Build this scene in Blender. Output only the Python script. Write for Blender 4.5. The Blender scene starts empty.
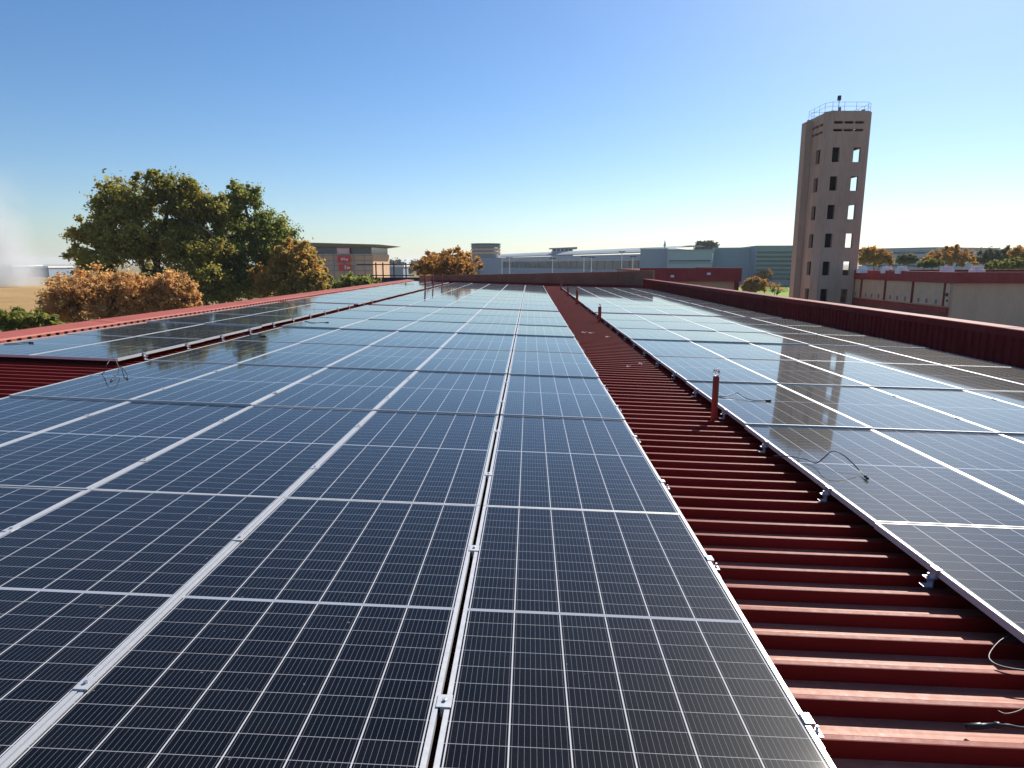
import bpy, math, random
import numpy as np
from mathutils import Vector, Matrix
R = math.radians
random.seed(4); RNG = np.random.default_rng(11)
scene = bpy.context.scene
COL = scene.collection

# ------------------------------------------------------------------ camera, sky, sun, exposure
F, PITCH, YAW = 652.94, 0.1825, 0.0267
cam_d = bpy.data.cameras.new("camera"); cam = bpy.data.objects.new("camera", cam_d); COL.objects.link(cam)
cam_d.sensor_width = 36.0; cam_d.lens = 36.0 * F / 1024.0
cam_d.clip_start = 0.05; cam_d.clip_end = 9000
cam.location = (0, 0, 0); cam.rotation_euler = (math.pi / 2 - PITCH, 0, YAW)
scene.camera = cam
SUN_EL, SUN_AZ = 36.5, 32.0            # azimuth clockwise from +Y
world = bpy.data.worlds.new("World"); scene.world = world; world.use_nodes = True
wn = world.node_tree; bg = wn.nodes["Background"]
sky = wn.nodes.new("ShaderNodeTexSky"); sky.sky_type = 'NISHITA'; sky.sun_disc = False
sky.sun_elevation = R(SUN_EL); sky.sun_rotation = R(SUN_AZ)
sky.altitude = 0; sky.air_density = 1.0; sky.dust_density = 0.42; sky.ozone_density = 3.2
hs = wn.nodes.new("ShaderNodeHueSaturation"); hs.inputs['Saturation'].default_value = 1.18; hs.inputs['Hue'].default_value = 0.5
wn.links.new(sky.outputs[0], hs.inputs['Color']); tint = wn.nodes.new("ShaderNodeMix"); tint.data_type = 'RGBA'; tint.blend_type = 'MULTIPLY'; tint.inputs[0].default_value = 1.0; tint.inputs[7].default_value = (0.92, 1.0, 1.10, 1)
wn.links.new(hs.outputs[0], tint.inputs[6]); wn.links.new(tint.outputs[2], bg.inputs[0]); bg.inputs[1].default_value = 0.076
sd = bpy.data.lights.new("sun", 'SUN'); so = bpy.data.objects.new("sun", sd); COL.objects.link(so)
sd.energy = 5.0; sd.angle = R(0.53); sd.color = (1.0, 0.93, 0.82)
sdir = Vector((math.sin(R(SUN_AZ)) * math.cos(R(SUN_EL)), math.cos(R(SUN_AZ)) * math.cos(R(SUN_EL)), math.sin(R(SUN_EL))))
so.rotation_euler = (-sdir).to_track_quat('-Z', 'Y').to_euler(); so.location = (20, 40, 60)
scene.view_settings.view_transform = 'Standard'; scene.view_settings.look = 'None'
scene.view_settings.exposure = 0.56; scene.view_settings.gamma = 1.0
scene.cycles.max_bounces = 8; scene.cycles.volume_bounces = 1
GZ = -7.0                                # ground level below the eye

# ------------------------------------------------------------------ helpers
def at(px, py, Y):
    """point at depth Y seen in that direction from the roof where the photographer stood"""
    u, v = (px - 512) / F, (384 - py) / F
    yf = math.cos(PITCH) + v * math.sin(PITCH); z = -math.sin(PITCH) + v * math.cos(PITCH)
    x = u * math.cos(YAW) - yf * math.sin(YAW); y = u * math.sin(YAW) + yf * math.cos(YAW)
    return Vector((x * Y / y, Y, z * Y / y))

class MB:
    def __init__(s): s.v = []; s.f = []; s.uv = None
    def quad(s, a, b, c, d):
        n = len(s.v); s.v += [tuple(a), tuple(b), tuple(c), tuple(d)]; s.f.append((n, n+1, n+2, n+3)); return s
    def box(s, x0, x1, y0, y1, z0, z1):
        n = len(s.v)
        s.v += [(x0,y0,z0),(x1,y0,z0),(x1,y1,z0),(x0,y1,z0),(x0,y0,z1),(x1,y0,z1),(x1,y1,z1),(x0,y1,z1)]
        s.f += [tuple(n+i for i in q) for q in ((0,3,2,1),(4,5,6,7),(0,1,5,4),(1,2,6,5),(2,3,7,6),(3,0,4,7))]
        return s
    def prism(s, poly, z0, z1, top=None):
        """poly counter-clockwise plan points; z1 a number or a list per vertex"""
        n = len(s.v); k = len(poly)
        zt = z1 if isinstance(z1, (list, tuple)) else [z1] * k
        tp = top or poly
        s.v += [(p[0], p[1], z0) for p in poly] + [(p[0], p[1], zt[i]) for i, p in enumerate(tp)]
        s.f += [tuple(n + i for i in range(k-1, -1, -1)), tuple(n + k + i for i in range(k))]
        s.f += [(n+i, n+(i+1) % k, n+k+(i+1) % k, n+k+i) for i in range(k)]
        return s
    def bar(s, p0, p1, r0, r1=None, n=8, caps=True):
        return s.tube([p0, p1], [r0, r0 if r1 is None else r1], n, caps)
    def tube(s, pts, r, n=8, caps=True):
        pts = [Vector(p) for p in pts]
        if not isinstance(r, (list, tuple)): r = [r] * len(pts)
        base = len(s.v); up = None
        for i, p in enumerate(pts):
            t = (pts[min(i+1, len(pts)-1)] - pts[max(i-1, 0)])
            if t.length < 1e-9: t = Vector((0, 0, 1))
            t.normalize()
            if up is None: up = t.orthogonal().normalized()
            up = (up - t * up.dot(t))
            up = up.normalized() if up.length > 1e-6 else t.orthogonal().normalized()
            w = t.cross(up)
            for k in range(n):
                a = 2 * math.pi * k / n
                s.v.append(tuple(p + (up * math.cos(a) + w * math.sin(a)) * r[i]))
        for i in range(len(pts) - 1):
            for k in range(n):
                a, b = base + i*n + k, base + i*n + (k+1) % n
                s.f.append((a, b, b + n, a + n))
        if caps:
            s.f.append(tuple(base + k for k in range(n-1, -1, -1)))
            e = base + (len(pts)-1)*n; s.f.append(tuple(e + k for k in range(n)))
        return s
    def lathe(s, prof, n=20, c=(0, 0)):
        base = len(s.v)
        for (r, z) in prof:
            for k in range(n):
                a = 2*math.pi*k/n; s.v.append((c[0] + r*math.cos(a), c[1] + r*math.sin(a), z))
        for i in range(len(prof)-1):
            for k in range(n):
                a, b = base+i*n+k, base+i*n+(k+1) % n
                s.f.append((a, b, b+n, a+n))
        s.f.append(tuple(base+k for k in range(n-1, -1, -1)))
        e = base+(len(prof)-1)*n; s.f.append(tuple(e+k for k in range(n)))
        return s
    def wall(s, p0, p1, z0, z1, holes=(), th=0.25):
        """vertical wall from p0 to p1 (outer face to the right of that direction), openings (u0,u1,z0,z1)"""
        p0 = Vector((p0[0], p0[1])); p1 = Vector((p1[0], p1[1])); L = (p1-p0).length; d = (p1-p0)/L
        nin = Vector((-d.y, d.x)) * th
        us = sorted({0.0, L, *[h[0] for h in holes], *[h[1] for h in holes]})
        zs = sorted({z0, z1, *[h[2] for h in holes], *[h[3] for h in holes]})
        us = [u for u in us if 0 <= u <= L]; zs = [z for z in zs if z0 <= z <= z1]
        def solid(i, j):
            if i < 0 or j < 0 or i >= len(us)-1 or j >= len(zs)-1: return False
            uc, zc = (us[i]+us[i+1])/2, (zs[j]+zs[j+1])/2
            return not any(h[0] < uc < h[1] and h[2] < zc < h[3] for h in holes)
        def P(u, z, back):
            q = p0 + d*u + (nin if back else Vector((0, 0))); return (q.x, q.y, z)
        for i in range(len(us)-1):
            for j in range(len(zs)-1):
                if not solid(i, j): continue
                a, b, c, e = us[i], us[i+1], zs[j], zs[j+1]
                s.quad(P(a,c,0), P(b,c,0), P(b,e,0), P(a,e,0)); s.quad(P(b,c,1), P(a,c,1), P(a,e,1), P(b,e,1))
                if not solid(i-1, j): s.quad(P(a,c,1), P(a,c,0), P(a,e,0), P(a,e,1))
                if not solid(i+1, j): s.quad(P(b,c,0), P(b,c,1), P(b,e,1), P(b,e,0))
                if not solid(i, j-1): s.quad(P(a,c,1), P(b,c,1), P(b,c,0), P(a,c,0))
                if not solid(i, j+1): s.quad(P(a,e,0), P(b,e,0), P(b,e,1), P(a,e,1))
        return s
    def mesh(s, name, mat, smooth=False):
        me = bpy.data.meshes.new(name); me.from_pydata(s.v, [], s.f); me.materials.append(mat)
        if s.uv is not None:
            l = me.uv_layers.new(name="UVMap"); l.data.foreach_set("uv", np.array(s.uv, 'f').ravel())
        if smooth: me.polygons.foreach_set("use_smooth", [True]*len(me.polygons))
        me.update(); return me
    def build(s, name, mat, parent=None, smooth=False, loc=None):
        return link(name, s.mesh(name, mat, smooth), parent, loc)

def link(name, data, parent=None, loc=None):
    o = bpy.data.objects.new(name, data); COL.objects.link(o)
    if parent is not None: o.parent = parent
    if loc is not None: o.location = loc
    return o
def tag(o, label=None, cat=None, group=None, kind=None):
    if label: o["label"] = label
    if cat: o["category"] = cat
    if group: o["group"] = group
    if kind: o["kind"] = kind
    return o
def thing(name, label, cat, loc=(0, 0, 0), rz=0, group=None):
    o = bpy.data.objects.new(name, None); COL.objects.link(o); o.location = loc; o.rotation_euler = (0, 0, rz)
    o.empty_display_size = 0.3
    return tag(o, label, cat, group)

# ------------------------------------------------------------------ materials
class NT:
    def __init__(s, name):
        s.m = bpy.data.materials.new(name); s.m.use_nodes = True; s.t = s.m.node_tree
        s.b = s.t.nodes["Principled BSDF"]; s.out = s.t.nodes["Material Output"]
    def n(s, typ, **kw):
        nd = s.t.nodes.new(typ)
        for k, v in kw.items(): setattr(nd, k, v)
        return nd
    def l(s, a, b): s.t.links.new(a, b)
    def math(s, op, a, b=None, c=None):
        nd = s.n("ShaderNodeMath", operation=op)
        for i, x in enumerate((a, b, c)):
            if x is None: continue
            if isinstance(x, (int, float)): nd.inputs[i].default_value = x
            else: s.l(x, nd.inputs[i])
        return nd.outputs[0]
    def mix(s, fac, a, b):
        nd = s.n("ShaderNodeMix", data_type='RGBA')
        for i, x in ((0, fac), (6, a), (7, b)):
            if isinstance(x, (int, float)): nd.inputs[i].default_value = x
            elif isinstance(x, (tuple, list)): nd.inputs[i].default_value = (*x[:3], 1)
            else: s.l(x, nd.inputs[i])
        return nd.outputs[2]
    def noise(s, scale, detail=4, rough=0.6, coord='Object', stretch=None):
        tc = s.n("ShaderNodeTexCoord"); src = tc.outputs[coord]
        if stretch:
            mp = s.n("ShaderNodeMapping"); mp.inputs['Scale'].default_value = stretch; s.l(src, mp.inputs[0]); src = mp.outputs[0]
        nz = s.n("ShaderNodeTexNoise"); nz.inputs['Scale'].default_value = scale; nz.inputs['Detail'].default_value = detail
        nz.inputs['Roughness'].default_value = rough; s.l(src, nz.inputs['Vector']); return nz.outputs[0]
    def ramp(s, fac, stops):
        rp = s.n("ShaderNodeValToRGB"); els = rp.color_ramp.elements
        while len(els) < len(stops): els.new(0.5)
        for e, (p, c) in zip(els, stops): e.position = p; e.color = (*c[:3], 1)
        s.l(fac, rp.inputs[0]); return rp.outputs[0]
    def bump(s, h, strength=0.3, dist=0.02):
        b = s.n("ShaderNodeBump"); b.inputs['Strength'].default_value = strength; b.inputs['Distance'].default_value = dist
        s.l(h, b.inputs['Height']); s.l(b.outputs[0], s.b.inputs['Normal'])
def mul(c, k): return tuple(x*k for x in c)

def worn(name, col, rough=0.6, metal=0.0, scale=1.5, var=0.25, bump=0.0, stretch=None, spec=0.5):
    t = NT(name)
    a = t.noise(scale, 6, 0.65, stretch=stretch); b = t.noise(scale*9, 3, 0.6, stretch=stretch)
    f = t.math('ADD', t.math('MULTIPLY', a, 0.7), t.math('MULTIPLY', b, 0.3))
    c = t.ramp(f, [(0.32, mul(col, 1-var)), (0.5, col), (0.68, mul(col, 1+var))])
    t.l(c, t.b.inputs['Base Color'])
    t.l(t.math('ADD', t.math('MULTIPLY', b, 0.25), rough-0.12), t.b.inputs['Roughness'])
    t.b.inputs['Metallic'].default_value = metal; t.b.inputs['Specular IOR Level'].default_value = spec
    if bump: t.bump(b, bump)
    return t.m

def red_paint(name, col, dust, stretch=None, spec=0.15, lit_dust=0.0):
    t = NT(name)
    big = t.noise(0.9, 5, 0.6); fine = t.noise(26, 4, 0.7); streak = t.noise(3.0, 5, 0.7, stretch=stretch or (0.35, 6, 1))
    f = t.math('ADD', t.math('MULTIPLY', big, 0.5), t.math('MULTIPLY', streak, 0.5))
    c = t.ramp(f, [(0.30, mul(col, 0.78)), (0.5, col), (0.72, mul(col, 1.15))])
    dm = t.ramp(t.math('ADD', t.math('MULTIPLY', streak, 0.6), t.math('MULTIPLY', fine, 0.4)), [(0.46, (0, 0, 0)), (0.70, (1, 1, 1))])
    fac = t.math('MULTIPLY', dm, 0.45)
    if lit_dust:      # level faces made paler: sunlit glare put into the colour along with dust
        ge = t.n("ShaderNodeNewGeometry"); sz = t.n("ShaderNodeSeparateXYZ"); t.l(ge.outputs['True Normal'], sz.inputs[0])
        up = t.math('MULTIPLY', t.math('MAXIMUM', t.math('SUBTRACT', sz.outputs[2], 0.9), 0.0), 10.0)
        fac = t.math('MINIMUM', t.math('ADD', t.math('MULTIPLY', fac, 0.10), t.math('MULTIPLY', up, t.math('ADD', lit_dust*0.7, t.math('MULTIPLY', dm, lit_dust*0.6)))), 1.0)
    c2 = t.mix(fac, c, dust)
    t.l(c2, t.b.inputs['Base Color'])
    t.l(t.math('ADD', t.math('MULTIPLY', fine, 0.3), 0.36), t.b.inputs['Roughness']); t.b.inputs['Specular IOR Level'].default_value = spec
    t.bump(fine, 0.06, 0.004)
    return t.m

def brick(name, c1, c2, mortar, scale=1.0):
    t = NT(name); tc = t.n("ShaderNodeTexCoord")
    # horizontal run (x+y) and height
    sp = t.n("ShaderNodeSeparateXYZ"); t.l(tc.outputs['Object'], sp.inputs[0])
    cb = t.n("ShaderNodeCombineXYZ"); t.l(t.math('ADD', sp.outputs[0], sp.outputs[1]), cb.inputs[0]); t.l(sp.outputs[2], cb.inputs[1])
    br = t.n("ShaderNodeTexBrick"); t.l(cb.outputs[0], br.inputs['Vector'])
    br.inputs['Color1'].default_value = (*c1, 1); br.inputs['Color2'].default_value = (*c2, 1); br.inputs['Mortar'].default_value = (*mortar, 1)
    br.inputs['Scale'].default_value = scale; br.inputs['Brick Width'].default_value = 0.23; br.inputs['Row Height'].default_value = 0.085
    br.inputs['Mortar Size'].default_value = 0.008; br.inputs['Bias'].default_value = 0
    nz = t.noise(1.1, 5, 0.65)
    c = t.mix(t.ramp(nz, [(0.35, (0, 0, 0)), (0.75, (1, 1, 1))]), br.outputs[0], mul(c1, 0.7))
    t.l(c, t.b.inputs['Base Color']); t.b.inputs['Roughness'].default_value = 0.9; t.b.inputs['Specular IOR Level'].default_value = 0.2
    return t.m

def leafmat(name, stops, scale=0.5, trans=0.58):
    t = NT(name)
    a = t.noise(scale, 3, 0.6); b = t.noise(scale*7, 3, 0.6)
    f = t.math('ADD', t.math('MULTIPLY', a, 0.62), t.math('MULTIPLY', b, 0.38))
    n = len(stops); c = t.ramp(f, [(0.34 + 0.32*i/(n-1), s) for i, s in enumerate(stops)])
    t.l(c, t.b.inputs['Base Color']); t.b.inputs['Roughness'].default_value = 0.6; t.b.inputs['Specular IOR Level'].default_value = 0.25
    tr = t.n("ShaderNodeBsdfTranslucent"); t.l(c, tr.inputs[0])
    mx = t.n("ShaderNodeMixShader"); mx.inputs[0].default_value = trans
    t.l(t.b.outputs[0], mx.inputs[1]); t.l(tr.outputs[0], mx.inputs[2]); t.l(mx.outputs[0], t.out.inputs[0])
    return t.m

# solar cells: six strings of 24 half-cells, fine busbars, white centre strip; UV: u 0..6, v 0..24
def cell_material():
    t = NT("solar_cells")
    uvn = t.n("ShaderNodeUVMap"); sp = t.n("ShaderNodeSeparateXYZ"); t.l(uvn.outputs[0], sp.inputs[0])
    u, v = sp.outputs[0], sp.outputs[1]
    def line(x, halfw):   # 1 near integers of x
        d = t.math('ABSOLUTE', t.math('SUBTRACT', x, t.math('ROUND', x)))
        return t.math('LESS_THAN', d, halfw)
    string = line(u, 0.0125)                       # between the six strings
    row = line(v, 0.0125)                           # between half-cells
    bus = line(t.math('ADD', t.math('MULTIPLY', u, 10.0), 0.5), 0.030)
    mid = t.math('LESS_THAN', t.math('ABSOLUTE', t.math('SUBTRACT', v, 12.0)), 0.105)
    info = t.n("ShaderNodeObjectInfo")
    # each half-cell has its own faint tone
    wn_ = t.n("ShaderNodeTexWhiteNoise", noise_dimensions='3D'); cb = t.n("ShaderNodeCombineXYZ")
    t.l(t.math('FLOOR', u), cb.inputs[0]); t.l(t.math('FLOOR', v), cb.inputs[1]); t.l(info.outputs['Random'], cb.inputs[2])
    t.l(cb.outputs[0], wn_.inputs['Vector'])
    cell = t.mix(wn_.outputs['Value'], (0.0020, 0.0020, 0.0030), (0.0036, 0.0037, 0.0052))
    c = t.mix(t.math('MULTIPLY', bus, 0.8), cell, (0.20, 0.19, 0.18))
    c = t.mix(t.math('MULTIPLY', row, 0.9), c, (0.30, 0.30, 0.32))
    c = t.mix(string, c, (0.50, 0.50, 0.52))
    c = t.mix(mid, c, (0.30, 0.32, 0.36))
    # thin dust film, streaked
    tc_ = t.n("ShaderNodeTexCoord"); off = t.n("ShaderNodeVectorMath", operation='ADD'); t.l(tc_.outputs['Object'], off.inputs[0])
    oc = t.n("ShaderNodeCombineXYZ"); t.l(t.math('MULTIPLY', info.outputs['Random'], 137.0), oc.inputs[2]); t.l(oc.outputs[0], off.inputs[1])
    def dnz(scale, det, st=None):
        nz_ = t.n("ShaderNodeTexNoise"); nz_.inputs['Scale'].default_value = scale; nz_.inputs['Detail'].default_value = det; nz_.inputs['Roughness'].default_value = 0.68
        src = off.outputs[0]
        if st:
            mp_ = t.n("ShaderNodeMapping"); mp_.inputs['Scale'].default_value = st; t.l(src, mp_.inputs[0]); src = mp_.outputs[0]
        t.l(src, nz_.inputs['Vector']); return nz_.outputs[0]
    dn = dnz(1.9, 6); dn2 = dnz(60, 3); dn3 = dnz(5.0, 4, (0.35, 3.0, 1))
    spots = t.math('GREATER_THAN', dnz(38, 1), 0.80)
    mixd = t.math('ADD', t.math('ADD', t.math('MULTIPLY', dn, 0.5), t.math('MULTIPLY', dn2, 0.2)), t.math('MULTIPLY', dn3, 0.3))
    dust = t.math('MULTIPLY', t.ramp(mixd, [(0.42, (0, 0, 0)), (0.72, (1, 1, 1))]), t.math('ADD', 0.006, t.math('MULTIPLY', info.outputs['Random'], 0.012)))
    dust = t.math('MAXIMUM', dust, t.math('MULTIPLY', spots, 0.35))
    c = t.mix(dust, c, (0.34, 0.29, 0.24))
    t.l(c, t.b.inputs['Base Color'])
    t.b.inputs['Roughness'].default_value = 0.40; t.b.inputs['Specular IOR Level'].default_value = 0.018
    t.b.inputs['Coat Weight'].default_value = 0.92; t.b.inputs['Coat IOR'].default_value = 1.32
    t.l(t.math('ADD', t.math('MULTIPLY', dn, 0.05), 0.025), t.b.inputs['Coat Roughness'])
    t.b.inputs['IOR'].default_value = 1.45
    t.b.inputs['Sheen Weight'].default_value = 0.13; t.b.inputs['Sheen Roughness'].default_value = 0.13; t.b.inputs['Sheen Tint'].default_value = (1.0, 0.95, 0.88, 1)
    wv = t.noise(1.3, 2, 0.5); t.bump(wv, 0.05, 0.01); t.l(t.b.inputs['Normal'].links[0].from_socket, t.b.inputs['Coat Normal'])
    return t.m

M = {}
M['cells'] = cell_material()
M['alu'] = worn("aluminium", (0.54, 0.54, 0.545), 0.42, 0.35, 3, 0.06)
M['steel'] = worn("galvanised", (0.42, 0.45, 0.50), 0.42, 0.8, 20, 0.2)
M['roof'] = red_paint("red_roof_paint", (0.175, 0.0125, 0.0085), (0.50, 0.17, 0.095), lit_dust=0.12, spec=0.12)
M['pan'] = red_paint("sunlit_dusty_pan", (0.175, 0.0125, 0.0085), (0.54, 0.21, 0.13), lit_dust=0.75, spec=0.2)  # pan carries the salmon sunlit tone in its colour, besides dust
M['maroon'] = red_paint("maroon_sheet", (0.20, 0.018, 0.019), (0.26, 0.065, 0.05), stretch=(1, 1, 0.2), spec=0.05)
M['maroon_bright'] = red_paint("red_fascia", (0.30, 0.028, 0.030), (0.36, 0.09, 0.08), stretch=(1, 1, 0.2))  # brighter maroon used on the neighbouring buildings
M['cap'] = red_paint("red_flashing", (0.36, 0.085, 0.055), (0.42, 0.17, 0.12))
M['brick'] = brick("brown_brick", (0.26, 0.125, 0.08), (0.19, 0.09, 0.06), (0.25, 0.19, 0.15))
M['brick_sunlit'] = brick("sunlit_orange_brick", (0.50, 0.20, 0.09), (0.44, 0.16, 0.07), (0.40, 0.30, 0.22))  # sunlight on the pier faces put into the brick colour
M['plaster'] = worn("beige_plaster", (0.66, 0.42, 0.265), 0.85, 0, 0.8, 0.12, stretch=(1, 1, 0.3), spec=0.2)
M['panel'] = worn("cream_panels", (0.66, 0.48, 0.30), 0.7, 0, 1.2, 0.12, spec=0.3)
M['concrete'] = worn("brown_concrete", (0.47, 0.345, 0.25), 0.9, 0, 0.7, 0.22, 0.15, stretch=(1, 1, 0.18), spec=0.2)
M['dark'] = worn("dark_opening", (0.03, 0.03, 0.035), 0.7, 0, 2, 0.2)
M['black'] = worn("black_plastic", (0.018, 0.018, 0.02), 0.45, 0, 8, 0.2)
M['pipe'] = red_paint("pipe_paint", (0.33, 0.055, 0.035), (0.40, 0.16, 0.12), stretch=(4, 4, 1))
M['grey'] = worn("grey_cladding", (0.35, 0.405, 0.48), 0.5, 0, 0.08, 0.08)
M['greyd'] = worn("slate_cladding", (0.25, 0.305, 0.385), 0.5, 0, 0.08, 0.10)
M['greyl'] = worn("pale_roofing", (0.27, 0.32, 0.36), 0.75, 0, 0.05, 0.06, spec=0.15)
M['white'] = worn("white_sheet", (0.74, 0.74, 0.74), 0.5, 0, 0.6, 0.08)
M['glass'] = worn("tinted_glass", (0.045, 0.075, 0.10), 0.15, 0, 0.1, 0.2)
M['drum'] = worn("drum_render", (0.24, 0.24, 0.24), 0.8, 0, 0.1, 0.1)
M['bark'] = worn("bark", (0.11, 0.08, 0.06), 0.9, 0, 3, 0.3, 0.3)
M['signred'] = worn("red_banner", (0.75, 0.03, 0.04), 0.6, 0, 1, 0.08)
M['signpink'] = worn("faded_banner", (0.75, 0.42, 0.48), 0.6, 0, 1, 0.08)
def clear():
    t = NT("clear_plastic"); t.b.inputs['Base Color'].default_value = (0.92, 0.95, 0.96, 1)
    t.b.inputs['Roughness'].default_value = 0.12; t.b.inputs['Transmission Weight'].default_value = 0.8; t.b.inputs['IOR'].default_value = 1.35
    return t.m
M['clear'] = clear()
M['l_olive'] = leafmat("olive_leaves", [(0.13, 0.143, 0.036), (0.341, 0.308, 0.071), (0.599, 0.47, 0.121)], 0.35)
M['l_green'] = leafmat("green_leaves", [(0.105, 0.131, 0.031), (0.271, 0.297, 0.066), (0.473, 0.438, 0.105)], 0.4)
M['l_rust'] = leafmat("rust_leaves", [(0.316, 0.181, 0.068), (0.695, 0.398, 0.151), (0.873, 0.586, 0.234)], 0.7)
M['l_mix'] = leafmat("turning_leaves", [(0.223, 0.223, 0.064), (0.477, 0.336, 0.09), (0.86, 0.415, 0.112)], 0.3)
M['l_autumn'] = leafmat("autumn_leaves", [(0.162, 0.123, 0.048), (0.419, 0.195, 0.048), (0.611, 0.355, 0.056)], 0.30)
M['l_gold'] = leafmat("golden_leaves", [(0.24, 0.144, 0.036), (0.432, 0.204, 0.036), (0.528, 0.288, 0.06)], 0.3)
M['l_dark'] = leafmat("dark_leaves", [(0.061, 0.068, 0.046), (0.121, 0.121, 0.072), (0.223, 0.173, 0.09)], 0.3)
M['l_lime'] = leafmat("lime_leaves", [(0.082, 0.105, 0.017), (0.187, 0.187, 0.035), (0.281, 0.234, 0.047)], 0.4)
M['l_hedge'] = leafmat("hedge_leaves", [(0.101, 0.118, 0.022), (0.224, 0.235, 0.045), (0.336, 0.314, 0.078)], 0.6)
M['l_far'] = leafmat("distant_leaves", [(0.03, 0.04, 0.025), (0.06, 0.065, 0.035), (0.11, 0.08, 0.04)], 0.02, 0.2)

def ground_mat(name, stops, scale, fine=3.0):
    t = NT(name); a = t.noise(scale, 7, 0.65, 'Object'); b = t.noise(fine, 4, 0.6, 'Object')
    f = t.math('ADD', t.math('MULTIPLY', a, 0.7), t.math('MULTIPLY', b, 0.3))
    t.l(t.ramp(f, [(0.35 + 0.3*i/(len(stops)-1), s) for i, s in enumerate(stops)]), t.b.inputs['Base Color'])
    t.b.inputs['Roughness'].default_value = 0.95; t.b.inputs['Specular IOR Level'].default_value = 0.15
    return t.m
M['ground'] = ground_mat("dry_veld", [(0.12, 0.11, 0.05), (0.22, 0.17, 0.08), (0.30, 0.22, 0.11)], 0.02)
M['straw'] = ground_mat("straw_field", [(0.25, 0.15, 0.055), (0.40, 0.25, 0.10), (0.48, 0.33, 0.15)], 0.035, 1.0)
M['lawn'] = ground_mat("lawn_grass", [(0.10, 0.20, 0.012), (0.18, 0.30, 0.02), (0.26, 0.36, 0.035)], 0.06)
M['tar'] = ground_mat("asphalt", [(0.10, 0.10, 0.10), (0.14, 0.14, 0.145), (0.18, 0.18, 0.18)], 0.1)

# ------------------------------------------------------------------ ground
def sheet(name, pts, z, mat):
    mb = MB(); n = len(pts); mb.v = [(p[0], p[1], z) for p in pts]; mb.f = [tuple(range(n))]
    return tag(mb.build(name, mat), kind='structure')
sheet('ground', [(-4000, -1500), (4000, -1500), (4000, 6000), (-4000, 6000)], GZ, M['ground'])
sheet('field', [(-420, 90), (-60, 90), (-60, 205), (-420, 205)], GZ + 0.02, M['straw'])
sheet('lawn', [(24, 78), (160, 78), (190, 245), (40, 245)], GZ + 0.02, M['lawn'])
sheet('path', [(60, 208), (170, 208), (170, 218), (60, 222)], GZ + 0.04, M['tar'])
sheet('yard', [(-25, -30), (26, -30), (60, 40), (60, 77), (-25, 77)], GZ + 0.02, M['tar'])

# ------------------------------------------------------------------ the hall and its roof
HC, S1, XK, S2 = 1.3939, 0.0337, 1.43, 0.0295
def ztop(x):                      # level of the panels' glass
    return -HC - S1*min(x, XK) - S2*max(0, x - XK)
PAN = 0.146                       # sheet pans lie this far below the glass
def zpan(x): return ztop(x) - PAN
XL, XR, Y0, Y1 = -8.20, 8.12, -9.0, 50.0
hall = thing('roofed_hall', 'long hall under a red ribbed metal roof covered with solar panels', 'building', (0, 0, 0))
# ribbed sheet: profile along y, swept across
RP, RT, RB, RH = 0.203, 0.028, 0.054, 0.055
prof = []
y = Y0; k = 0
while y < 48.9:
    # small swage lines in the pan, then the rib
    prof += [(y + RP*0.26, 0.0), (y + RP*0.28 + 0.006, 0.0008), (y + RP*0.30 + 0.012, 0.0)]
    c = y + RP*0.75
    prof += [(c - RB/2, 0.0), (c - RT/2, RH), (c - RT/2 + 0.004, RH + 0.0012), (c + RT/2 - 0.004, RH + 0.0012), (c + RT/2, RH), (c + RB/2, 0.0)]
    y += RP
mb = MB(); xs = [XL + 0.06, -5.15, -2.0, 0.9, XK, 2.1, 5.0, XR - 0.02]; n = len(prof)
for x in xs: mb.v += [(x, p[0], zpan(x) + p[1]) for p in prof]
for i in range(len(xs)-1):
    mb.f += [(i*n + j, (i+1)*n + j, (i+1)*n + j + 1, i*n + j + 1) for j in range(n-1)]
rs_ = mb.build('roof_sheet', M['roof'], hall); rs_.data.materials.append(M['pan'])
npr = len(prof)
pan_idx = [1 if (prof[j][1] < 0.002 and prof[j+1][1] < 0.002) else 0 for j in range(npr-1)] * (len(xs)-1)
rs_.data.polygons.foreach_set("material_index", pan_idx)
# walls of the hall below the roof (split so that they butt)
zl, zr = zpan(XL) - 0.12, zpan(XR) - 0.12
MB().box(XL + 0.05, XL + 0.28, Y0, 44.0, GZ, zl).build('wall', M['brick'], hall)
MB().box(XR + 0.06, XR + 0.28, Y0, 47.5, GZ, zr).build('wall', M['brick'], hall)
MB().box(XL + 0.05, XR + 0.28, Y0 - 0.25, Y0 - 0.002, GZ, zr - 0.05).build('wall', M['brick'], hall)
# left edge flashing: a shallow folded hip, lengths lapped every 3 m
mb = MB(); x1 = -7.74
yy = Y0
while yy < 44:
    ye = min(yy + 3.0, 44.2); dz = 0.003 if int((yy - Y0)/3) % 2 else 0.0
    sec = [(x1, zpan(x1) + 0.166 + dz), (x1 - 0.012, zpan(x1) + 0.190 + dz), (x1 - 0.17, ztop(x1) + 0.060 + dz), (XL, ztop(x1) + 0.085 + dz), (XL - 0.03, ztop(x1) + 0.075 + dz), (XL - 0.03, zl - 0.06)]
    b = len(mb.v); mb.v += [(a, yy, c) for a, c in sec] + [(a, ye, c) for a, c in sec]; q = len(sec)
    mb.f += [(b+i, b+i+1, b+q+i+1, b+q+i) for i in range(q-1)]
    yy = ye
mb.build('edge_flashing', M['cap'], hall)
mb = MB(); y = Y0 + 0.02
while y < 43.8:
    mb.box(x1 + 0.001, x1 + 0.012, y, y + 0.118, zpan(x1) + 0.05, zpan(x1) + 0.165); y += RP
tag(mb.build('closure_strip', M['cap'], hall), kind='stuff')
MB().box(x1 - 0.03, x1 - 0.012, Y0, 43.9, zpan(x1) + 0.03, zpan(x1) + 0.135).build('gap_shade_strip', M['dark'], hall)  # dark strip added to stand for the shaded gaps under the flashing
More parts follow.
